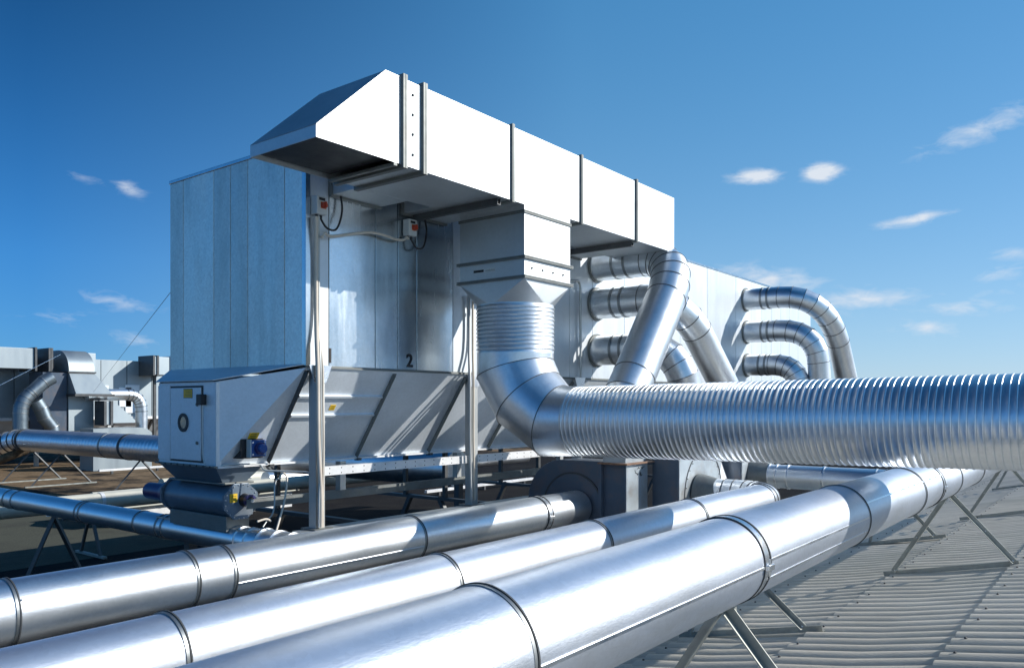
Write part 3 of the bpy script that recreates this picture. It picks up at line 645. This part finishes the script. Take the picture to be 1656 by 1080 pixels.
for x, yb2, lab in ((6.93, 3.66, 'fan with paler sunlit front and bolted round plate where the middle pipe elbow enters'), (8.45, 3.62, 'fan with paler sunlit front and dark side, half hidden by the ribbed duct')):
    f = thing('fan', (x+.5, 3.5, GZ), lab, 'fan', 'fans below the filter house')
    MB().box(x, x+.98, 3.41, yb2+.02, -1.5, -.44).build('casing', fan_m, f, bevel=.004)
    MB().box(x+.01, x+.97, 3.402, 3.409, -1.49, -.45).build('lit_front_sheet', fanlit_m, f)
    MB().band((x+.55, 3.40, -.90), (0,1,0), None, .43, .006, .006, 56).build('casing_ring', edge_m, f, smooth=30)
    m = MB()
    for k in range(28):
        a = 2*math.pi*k/28; m.dome((x+.55+.405*math.cos(a), 3.402, -.90+.405*math.sin(a)), (0,-1,0), .007, .005, 6)
    m.build('plate_bolt', edge_m, f)
    for a in (0, .94): MB().box(x+a, x+a+.04, 3.43, 3.63, GZ, -1.5).build('leg', dark_m, f)
MB().box(6.52, 6.6, 4.0, 4.5, GZ, -1.415).box(6.7, 6.78, 4.0, 4.5, GZ, -1.415).build('leg', dark_m, f1)
# pipe from fan 3 to widest pipe
b3 = thing('branch_pipe', (8.75, 2.6, -.95), 'short horizontal pipe between the half-hidden pale fan and the widest pipe, under the ribbed duct', 'pipe')
pts = [(8.78, 3.2, -.80), (8.78, 2.1, -.80)]+gore((8.78, 2.0, -.80), (8.78, 1.6, -.80), (9.1, 1.45, -.72), 4)
MB().sweep(pts, .128, 44).build('pipe_section', spir_m, b3, smooth=14)
MB().sweep([(8.78, 3.2, -.80), (8.78, 3.40, -.80)], [.128, .19], 44).build('inlet_cone', fl_m, b3, smooth=30)
joints(b3, pts, .128, range(0, 6), .012, .007, clamp_m)
for y in (3.12, 3.0, 2.62): MB().band((8.78, y, -.80), (0,1,0), None, .128, .02, .008, 44).build('clamp_band', clamp_m, b3, smooth=30)

# ---------------------------------------------------------------- wall stubs and dropping pipes
def wall_pipe(label, pts, radii, ringidx, group, collars=()):
    root = thing('branch_pipe', pts[0], label, 'pipe', group)
    if isinstance(radii, (int, float)): radii = [radii]*len(pts)
    MB().sweep(pts, radii, 44).build('pipe_section', pipe_m, root, smooth=13)
    joints(root, pts, radii, ringidx, .008, .004, seam_m, seg=44)
    p = Vector(pts[0]); MB().band((p.x, YH-.012, p.z), (0,1,0), None, radii[0], .02, .022, 44).build('wall_flange', fl_m, root, smooth=30)
    for y in collars: MB().band((p.x, y, p.z), (0,1,0), None, radii[0], .03, .007, 44).build('clamp_band', band_m, root, smooth=30)
    return root
xw = 7.86
# 1: top stub -> fat diagonal
e1_ = gore((xw, 4.25, 1.56), (xw+.02, 3.84, 1.55), (7.52, 3.84, 1.08), 6)
pts = [(xw, YH, 1.56)]+e1_+[(6.86, 3.84, .26), (6.72, 3.84, .10), (6.62, 3.84, -.20), (6.62, 3.84, -.45)]
rad = [.165, .17, .18, .19, .20, .205, .207, .207, .207, .207, .2, .19]
wall_pipe('fat pipe bending from the filter house and slanting down left across the two behind it', pts, rad, (1,2,3,4,5,6,7,8,9), 'pipes dropping from the filter house wall', (4.6, 4.45))
# 2: middle stub -> slants right behind
g2 = gore((xw, 4.30, 1.13), (xw+.03, 3.9, 1.14), (8.25, 3.84, .80), 5)
pts = [(xw, YH, 1.13)]+g2+[(9.05, 3.76, .02), (9.3, 3.72, -.28), (9.3, 3.6, -.6)]
wall_pipe('mid-height pipe leaving the wall and slanting down right behind the fat slanting pipe', pts, .168, (1,2,3,4,5,6), 'pipes dropping from the filter house wall', (4.62, 4.5))
# 3: low stub
g3 = gore((xw, 4.30, .60), (xw+.02, 3.95, .62), (7.95, 3.86, .30), 5)
pts = [(xw, YH, .60)]+g3+[(8.12, 3.84, -.02), (8.15, 3.82, -.3), (8.15, 3.6, -.9)]
wall_pipe('lowest of the left three wall pipes, dropping behind the ribbed duct', pts, .168, (1,2,3,4,5,6), 'pipes dropping from the filter house wall', (4.62, 4.5))
xr = 12.3
def P(u, v, y): q = Yp(u, v, y); return (q.x, q.y, q.z)
def bend(x, z, y0, y1, xe, z1, ze, n=6):
    return [(x, YH, z), ]+gore((x, y0, z), (x, y1, z), (x+(xe-x)*.35, y1, z1), n)+[(xe, y1-.02, ze)]
pts = bend(xr, 1.63, 4.35, 3.66, 14.1, .95, -.6, 7)
wall_pipe('highest of the right three wall pipes, arching over against the sky', pts, .163, range(1, 9), 'pipes arching off the far part of the filter house', (4.6, 4.5))
pts = bend(xr+.02, 1.12, 4.4, 3.80, 12.62, .62, -.6, 6)
wall_pipe('middle of the right three wall pipes, turning straight down', pts, .163, range(1, 8), 'pipes arching off the far part of the filter house', (4.6, 4.5))
pts = bend(xr+.04, .60, 4.5, 4.08, 12.45, .25, -.6, 6)
wall_pipe('lowest of the right three wall pipes, its arch cut by the ribbed duct', pts, .163, range(1, 8), 'pipes arching off the far part of the filter house', (4.65, 4.55))

# ---------------------------------------------------------------- switch boxes, conduits, cables
def box_switch(label, u, v, s, group='isolator switch boxes on the filter house'):
    q = Yp(u, v, YH-.05); r_ = thing('switch_box', (q.x, YH-.012, q.z-.07), label, 'switch box', group)
    x, z = q.x, q.z; w, h = .055*s, .08*s
    MB().box(x-w, x+w, YH-.085, YH-.012, z-h, z+h).build('body', pvc_m, r_, bevel=.006)
    MB().box(x-w+.035, x+w-.010, YH-.089, YH-.085, z-h*.35, z+h*.35).build('face_plate', orange_m, r_)
    MB().sweep([(x+.01, YH-.089, z), (x+.01, YH-.115, z)], [.026, .022], 20).build('knob', red_m, r_, smooth=30)
    MB().box(x+.003, x+.017, YH-.125, YH-.114, z-.022, z+.022).build('knob_grip', red_m, r_)
    MB().box(x-w+.02, x+w-.02, YH-.088, YH-.085, z+h*.5, z+h*.8).build('tag_plate', ink_m, r_)
    for a in (-.02, .02): MB().sweep([(x+a, YH-.045, z-h), (x+a, YH-.045, z-h-.03)], .010, 12).build('cable_gland', blk_m, r_)
    return q
def cable(name, label, cat, pts, r, m, group=None, seg=10, sm=True):
    P_ = [Vector(p) for p in pts]
    if sm and len(P_) > 2:
        o = []
        for i in range(len(P_)-1):
            a = P_[max(i-1, 0)]; b = P_[i]; c = P_[i+1]; d = P_[min(i+2, len(P_)-1)]
            for t in (0, .2, .4, .6, .8): o.append(.5*((2*b)+(c-a)*t+(2*a-5*b+4*c-d)*t*t+(3*b-a-3*c+d)*t**3))
        P_ = o+[P_[-1]]
    ob = MB().sweep(P_, r, seg).build(name, m, None, smooth=50)
    # origin at its first point
    off = Vector(pts[0]); ob.data.transform(Matrix.Translation(-off)); ob.location = off
    return tag(ob, label, cat, group)
q1 = box_switch('grey switch box with a red knob near the corner of the filter house', 516, 333, .86)
q2 = box_switch('grey switch box with a red knob in the shade below the boxy duct', 663, 369, .86)
yc = YH-.05
cable('power_cable', 'black cable hanging in a loop from the left switch box up to the duct', 'cable', [(q1.x+.02, yc, q1.z-.10), (q1.x+.06, yc-.02, q1.z-.16), (q1.x+.15, yc-.02, q1.z-.15), (q1.x+.22, yc, q1.z+.0), (q1.x+.22, yc+.02, q1.z+.15), (q1.x+.2, YH-.02, q1.z+.36)], .008, blk_m)
cable('power_cable', 'black cable hanging in a loop from the right switch box into the shade', 'cable', [(q2.x+.02, yc, q2.z-.10), (q2.x+.06, yc-.02, q2.z-.16), (q2.x+.14, yc-.02, q2.z-.14), (q2.x+.2, yc, q2.z+.0), (q2.x+.2, yc+.02, q2.z+.12), (q2.x+.2, YH-.02, q2.z+.25)], .008, blk_m)
zc1 = q1.z-.11
cable('conduit', 'tan conduit sagging across the wall between the two switch boxes', 'conduit', [(q1.x+.0, yc-.03, zc1-.13), (q1.x+.03, yc-.03, zc1-.095), (q1.x+.12, yc-.02, zc1-.10), P(600, 376, yc-.01), P(640, 387, yc-.01), P(652, 388, yc-.01), P(658, 384, yc), (q2.x-.02, yc, q2.z-.10)], .011, cable_m)
pf = YH-.08
for k, (ua, ub, uc, lab) in enumerate(((511, 513.5, 519, 'thick tan conduit running down from the left switch box over the first post'), (515.5, 518, 516, 'grey conduit close beside the thick tan one on the first post'), (513, 521.5, 522, 'thin pale cable bowed out to the right edge of the first post'))):
    cable('conduit', lab, 'conduit', [P(ua, 350, yc-.01), P(ua, 420, YH-.035), P(ua+.3, 520, YH-.04), P(ub, 590, pf-.008), P(ub+.5, 640, pf-.012), P(ub+1.5, 720, pf-.014), P(uc, 800, pf-.012), P(uc, 852, pf-.012)], (.016, .009, .009)[k], (cable_m, post_m, cable_m)[k])
for k, (ua, lab) in enumerate(((759.5, 'dark tan conduit on the left of the pair down the second post'), (765.5, 'pale conduit on the right of the pair down the second post'))):
    cable('conduit', lab, 'conduit', [P(ua-1, 478, YH-.035), P(ua-1, 560, YH-.04), P(ua, 610, pf-.008), P(ua, 700, pf-.012), P(ua+1, 760, pf-.012), P(ua+2, 808, pf-.012)], (.014, .011)[k], (post_m, cable_m)[k])
cable('conduit', 'thin steel conduit with a bent top standing against the wall right of the ribbed drop', 'conduit', [P(900, 456, YH-.03), P(928, 454, YH-.03), P(937, 458, YH-.03), P(938.5, 480, YH-.03), P(939, 560, YH-.03), P(939.5, 626, YH-.03)], .014, post_m)
cable('cable', 'grey cable running down from the door lock and along the hopper to the first post', 'cable', [(XB-.03, lk.y-.03, lk.z-.04), (XB-.03, lk.y-.03, -.1), (XB-.03, lk.y-.04, ZTB+.05), (XB-.02, YT+.02, ZTB+.0), (XB+.1, YT-.05, ZTB+.01), P(400, 750, 5.3), P(420, 751, 5.3), P(427, 759, 5.25), P(440, 761, 5.2), P(480, 762, 5.05), P(500, 764, 4.95), P(512, 775, 4.86), P(516, 800, 4.82)], .006, pvc_m)
cable('cable', 'pale cable looped behind the valve, hanging from the rail to the conveying pipe', 'cable', [P(452, 775, 5.1), P(456, 765, 5.1), P(462, 768, 5.1), P(464, 780, 5.08), P(460, 810, 5.05), P(452, 840, 5.0), P(445, 864, 4.95)], .008, cable_m)
cable('cable', 'thin brownish cable left of the pale loop behind the valve', 'cable', [P(454, 772, 5.15), P(447, 776, 5.15), P(444, 790, 5.14), P(444, 815, 5.12), P(440, 832, 5.1), P(433, 840, 5.08), P(425, 852, 5.05)], .006, post_m)
cable('clip', 'small knotted clamp on the thin cable behind the valve', 'cable clip', [P(416, 843, 5.06), P(430, 839, 5.06), P(438, 842, 5.06)], .008, cable_m)

# ---------------------------------------------------------------- middle distance and background, left
XP5, ZP5, RP5 = 9.2, -1.0, .285
p5 = thing('ribbed_pipe', (XP5, 18, ZP5-RP5), 'ribbed blue-reflecting pipe crossing behind the inspection box and elbowing down at the left edge', 'pipe')
ye = Xp(38, 700, XP5).y
MB().sweep([(XP5, 8.2, ZP5), (XP5, 12.5, ZP5)], RP5-.002, 48).build('plain_section', pipe_m, p5, smooth=50)
pts, rr = ribs((XP5, 12.5, ZP5), (XP5, ye, ZP5), RP5, RP5, .16, .012, .03, .1, .05)
MB().sweep(pts, rr, 48).build('ribbed_section', spir_m, p5, smooth=50)
pe = [(XP5, ye-.01, ZP5)]+gore((XP5, ye, ZP5), (XP5, ye+.8, ZP5), (XP5-.5, ye+1.0, ZP5-.3), 4)+[(XP5-2.3, ye+.9, GZ-.1)]
MB().sweep(pe, RP5, 48).build('elbow', spir_m, p5, smooth=14); joints(p5, pe, RP5, range(0, 5), .03, .014, edge_m)
for u in (43, 211): MB().band((XP5, Xp(u, 700, XP5).y, ZP5), (0,1,0), None, RP5, .10, .02).build('joint_band', edge_m, p5, smooth=30)
MB().band((XP5, Xp(178, 700, XP5).y, ZP5), (0,1,0), None, RP5, .05, .016).build('joint_band', band_m, p5, smooth=30)
pe = [(XP5+.7, ye+.2, ZP5-.1), (XP5-1.9, ye+.4, GZ+.05)]
cable('drain_pipe', 'brownish pipe slanting down behind the elbow at the left edge', 'pipe', pe, .12, ochre_m, seg=20, sm=False)
for (u, lab) in ((52, 'tube stand under the ribbed pipe, nearest its elbow'), (100, 'tube stand with crossing legs under the ribbed pipe'), (228, 'tube stand under the ribbed pipe beside the inspection box')):
    simple_trestle(lab, XP5, Xp(u, 760, XP5).y, ZP5-RP5+.02, .75)
YC = 11.4
cp_ = thing('cream_pipe', (4.5, YC, -1.5), 'matt cream pipe lying low behind the slim conveying pipe, half in shade', 'pipe')
MB().sweep([(3.0, YC, -1.36), (12.0, YC, -1.36)], .115, 36).build('pipe_section', cream_m, cp_, smooth=30)
xx = Yp(168, 800, YC-.1).x; MB().band((xx, YC, -1.36), (1,0,0), None, .115, .05, .008, 36).build('joint_band', white_m, cp_, smooth=30)
simple_trestle('short stand under the matt cream pipe', 5.2, YC, -1.47, .3, 'y')
simple_trestle('second short stand under the matt cream pipe', 7.4, YC, -1.47, .3, 'y')
# pipes and low kerbs seen beneath the hopper
for k, (y, x0, x1, z, r, lab) in enumerate(((13.5, 9.5, 18, -1.5, .16, 'dull steel pipe lying beyond the hopper, seen below the rail'), (16.5, 9, 16, -1.75, .14, 'low pale pipe lying farther back below the inspection box'))):
    t_ = thing('roof_pipe', (x0, y, z-r), lab, 'pipe'); MB().sweep([(x0, y, z), (x1, y, z)], r, 32).build('pipe_section', cream_m if k else pipe_m, t_, smooth=30)
    for f in (.3, .6): MB().band((x0+(x1-x0)*f, y, z), (1,0,0), None, r, .04, .01).build('joint_band', band_m, t_, smooth=30)
tr = thing('roof_light', (8.0, 10.5, GZ), 'low cream kerbed roof light glowing in the sun behind the first post', 'roof light')
MB().box(6.6, 10.2, 13.6, 14.8, GZ, -1.78).build('kerb', white_m, tr, bevel=.01)
MB().prism([(6.5, 13.5, -1.77), (10.3, 13.5, -1.77), (10.3, 14.2, -1.55), (6.5, 14.2, -1.55)], (0,.0,.02)).prism([(6.5, 14.9, -1.77), (6.5, 14.2, -1.55), (10.3, 14.2, -1.55), (10.3, 14.9, -1.77)], (0,0,.02)).build('cover', cream_m, tr)
for k in range(5): MB().box(6.55+.92*k, 6.60+.92*k, 13.48, 14.92, -1.76, -1.70).build('glazing_bar', dark_m, tr)
for i, (x, y, l) in enumerate(((6.2, 15.2, 2.6), (11.2, 24, 3.5), (13, 12.5, 4), (14.5, 19, 5))):
    t_ = thing('roof_rail', (x, y, GZ), ['pale bar lying on the roof under the ribbed pipe', 'pale bar lying on the ochre ballast', 'pale bar lying on the roof beyond the second post', 'long pale bar lying far out behind the hopper'][i], 'rail')
    MB().box(x, x+l, y, y+.08, GZ+.10, GZ+.16).build('bar', white_m, t_)
    for f in (.1, .5, .9): MB().box(x+l*f, x+l*f+.06, y+.01, y+.07, GZ, GZ+.10).build('foot', dark_m, t_)

YBK = 29.
bk = thing('filter_housing', (13, YBK, GZ), 'distant silver filter house filling the left background, its panels half in diagonal shade', 'filter house')
bx = lambda u: Yp(u, 600, YBK).x
bz = lambda u, v: Yp(u, v, YBK).z
zt0, zb0 = bz(200, 583), bz(200, 674)
xsb = [8.0]; 
while xsb[-1] < 24: xsb.append(xsb[-1]+.93)
MB().box(8.02, xsb[-1]-.02, YBK+.03, YBK+4, zb0, zt0-.03).build('inner_wall', edge_m, bk)
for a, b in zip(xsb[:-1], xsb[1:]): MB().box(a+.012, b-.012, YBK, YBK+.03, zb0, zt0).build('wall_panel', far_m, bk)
MB().add([(8.02, YBK, zb0), (xsb[-1], YBK, zb0), (xsb[-1], YBK+1.1, zb0-1.2), (8.02, YBK+1.1, zb0-1.2), (8.02, YBK+3, zb0-1.2), (xsb[-1], YBK+3, zb0-1.2)], [(0,1,2,3), (3,2,5,4)]).build('hopper', hop_m, bk)
for k in range(11): MB().bar((8.5+k*1.4, YBK-.02, zb0), (8.5+k*1.4, YBK+1.08, zb0-1.2), .08, .08, (1,0,0)).build('hopper_bar', dark_m, bk)
for k in range(7): MB().box(9+k*2.4, 9.12+k*2.4, YBK-.05, YBK+.05, GZ, zb0).build('post', post_m, bk)
for (u0, u1, v0_, v1_) in ((160, 175, 623, 660), (192, 212, 626, 658), (202, 225, 622, 668)): MB().box(bx(u0), bx(u1), YBK-.04, YBK-.001, bz(u0, v1_), bz(u0, v0_)).build('access_panel', hop_m, bk, bevel=.01)
MB().box(8.02, xsb[-1], YBK-.04, YBK+.0, zb0-.08, zb0+.02).build('bottom_rail', white_m, bk)
# rectangular duct in front of it
YQ = 27.5
qx = lambda u: Yp(u, 600, YQ).x
qz = lambda v, u=80: Yp(u, v, YQ).z
dd = thing('rectangular_duct', (qx(80), YQ, qz(700)), 'distant boxy duct with a rounded top elbow and tapered collar, left background', 'duct')
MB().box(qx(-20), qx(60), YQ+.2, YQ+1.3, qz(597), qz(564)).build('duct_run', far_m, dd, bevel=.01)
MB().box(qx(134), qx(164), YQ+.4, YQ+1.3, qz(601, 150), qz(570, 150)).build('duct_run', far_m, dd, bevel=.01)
x0, x1 = qx(105), qx(146); zt, zb = qz(565, 100), qz(601, 120); yf = YQ-.3
arc = [(x0, yf+1.4, zb), (x0, yf, zb)]+[(x0, yf+.8-.8*math.cos(R(t)), zb+(zt-zb)*math.sin(R(t))) for t in range(10, 91, 10)]+[(x0, yf+1.4, zt)]
MB().prism(arc, (x1-x0, 0, 0)).build('elbow_hood', far_m, dd, smooth=25)
for u in (60, 82, 86): MB().box(qx(u), qx(u)+.06, YQ+.14, YQ+1.36, qz(600), qz(562)).build('flange', dark_m, dd)
MB().box(x0-.04, x1+.04, yf-.04, yf+1.3, zb-.05, zb).build('flange', dark_m, dd)
xa, xb_ = qx(126), qx(167); zc_ = qz(637, 130)
MB().add([(x0, yf, zb-.05), (x1, yf, zb-.05), (x1, yf+1.2, zb-.05), (x0, yf+1.2, zb-.05), (x0, yf-.5, zc_), (x1+.35, yf-.5, zc_), (x1+.35, yf+1.4, zc_), (x0, yf+1.4, zc_)], [(0,1,5,4), (1,2,6,5), (2,3,7,6), (3,0,4,7), (4,5,6,7)]).build('tapered_collar', far_m, dd)
MB().box(x0-.05, x1+.4, yf-.55, yf+1.45, zc_-.08, zc_-.001).build('flange', dark_m, dd)
MB().box(x0-.75, x0-.02, yf+.1, yf+1.1, qz(697, 95), zb-.05).build('shaft', fan_m, dd)
MB().box(x0, x1, yf+.05, yf+1.1, qz(697, 110), zc_-.08).build('drop_box', far_m, dd, bevel=.01)
u_ = thing('filter_unit', (qx(165), YQ-.6, GZ), 'small distant box with a sloping hood beside the tapered collar', 'filter unit')
MB().box(qx(148), qx(158), YQ-.9, YQ-.3, qz(686, 150), qz(649, 150)).build('body', far_m, u_, bevel=.01)
for u in (148, 158.5): MB().box(qx(u)-.03, qx(u)+.05, YQ-.95, YQ-.28, qz(687, 150), qz(648, 150)).build('flange', dark_m, u_)
MB().prism([(qx(160), YQ-.8, qz(652, 165)), (qx(169), YQ-.8, qz(652, 165)), (qx(200), YQ-.8, qz(679, 180)), (qx(200), YQ-.8, qz(683, 180)), (qx(160), YQ-.8, qz(683, 180))], (0, .6, 0)).build('hood', far_m, u_)
tk = thing('steel_tank', (qx(150), YQ-1.2, GZ), 'rounded-top steel tank peeping over the ribbed pipe in the left background', 'tank')
ta = [(qx(104), 0, GZ), (qx(197), 0, GZ)]; prof = [(qx(104), YQ-2, GZ), (qx(197), YQ-2, GZ), (qx(197), YQ-2, qz(700)), (qx(190), YQ-2, qz(694)), (qx(180), YQ-2, qz(691.5)), (qx(104), YQ-2, qz(692))]
MB().prism(prof, (0, .9, 0)).build('shell', far_m, tk, smooth=30)
def bgpipe(label, pts, r, m=pipe_m, g='pipes on the distant filter house'):
    t_ = thing('branch_pipe', pts[-1], label, 'pipe', g); MB().sweep(pts, r, 28).build('pipe_section', m, t_, smooth=14); joints(t_, pts, r, range(1, len(pts)-1), .03, .012, band_m, seg=28)
Q = lambda u, v, y=YQ-.5: tuple(Yp(u, v, y))
bgpipe('bright pipe running right from the tapered collar and elbowing straight down', [Q(140, 638)]+gore(Q(205, 638), Q(229, 638), Q(229, 665), 6)+[Q(229, 705)], .19)
bgpipe('shade-darkened pipe coming down left of the shaft, bent twice', [Q(84, 610), Q(70, 618), Q(52, 634)]+gore(Q(48, 637), Q(33, 650), Q(33, 668), 4)+[Q(33, 702)], .21, farp_m)
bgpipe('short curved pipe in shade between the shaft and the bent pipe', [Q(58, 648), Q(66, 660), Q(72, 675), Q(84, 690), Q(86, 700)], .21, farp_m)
bgpipe('bright pipe stub low at the left edge behind the elbow', [Q(-30, 709), Q(22, 709)], .15)
cb = thing('duct_box', (bx(255), YBK-6, .3), 'box duct end between the distant filter house and the main one, dark-framed', 'duct')
YE = 28.0; ex = lambda u: Yp(u, 600, YE).x; ez = lambda v: Yp(258, v, YE).z
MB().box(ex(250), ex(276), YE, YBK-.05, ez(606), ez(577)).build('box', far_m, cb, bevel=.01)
for u in (247, 253.5): MB().box(ex(u), ex(u)+.07, YE-.04, YE+1.04, ez(607), ez(575)).build('flange', dark_m, cb)
MB().box(ex(275), ex(275)+.06, YE-.04, YE+1.04, ez(607), ez(575)).build('flange', white_m, cb)
MB().box(ex(258), ex(262), YE+.4, YE+.5, GZ, ez(606)).build('support_post', dark_m, cb)
cable('guy_wire', 'pale guy wire slanting up from the left edge to the rounded duct', 'wire', [Yp(-60, 653, 20), Yp(98, 573, 26.8)], .008, clamp_m, sm=False)
cable('guy_wire', 'thin dark wire rising against the sky to the corner of the main filter house', 'wire', [Yp(150, 635, 24), Vector((K-.01, YB-.02, .98))], .0025, dark_m, sm=False)
# guards so that far roof edge reads: parapet far away
pw = thing('parapet_wall', (40, 70, GZ), 'low grey parapet far beyond the filter houses', 'wall')
MB().box(-40, 160, 70, 70.4, GZ, GZ+1.1).build('wall', fc_m, pw); MB().box(-40, 160, 69.95, 70.45, GZ+1.1, GZ+1.18).build('coping', white_m, pw)
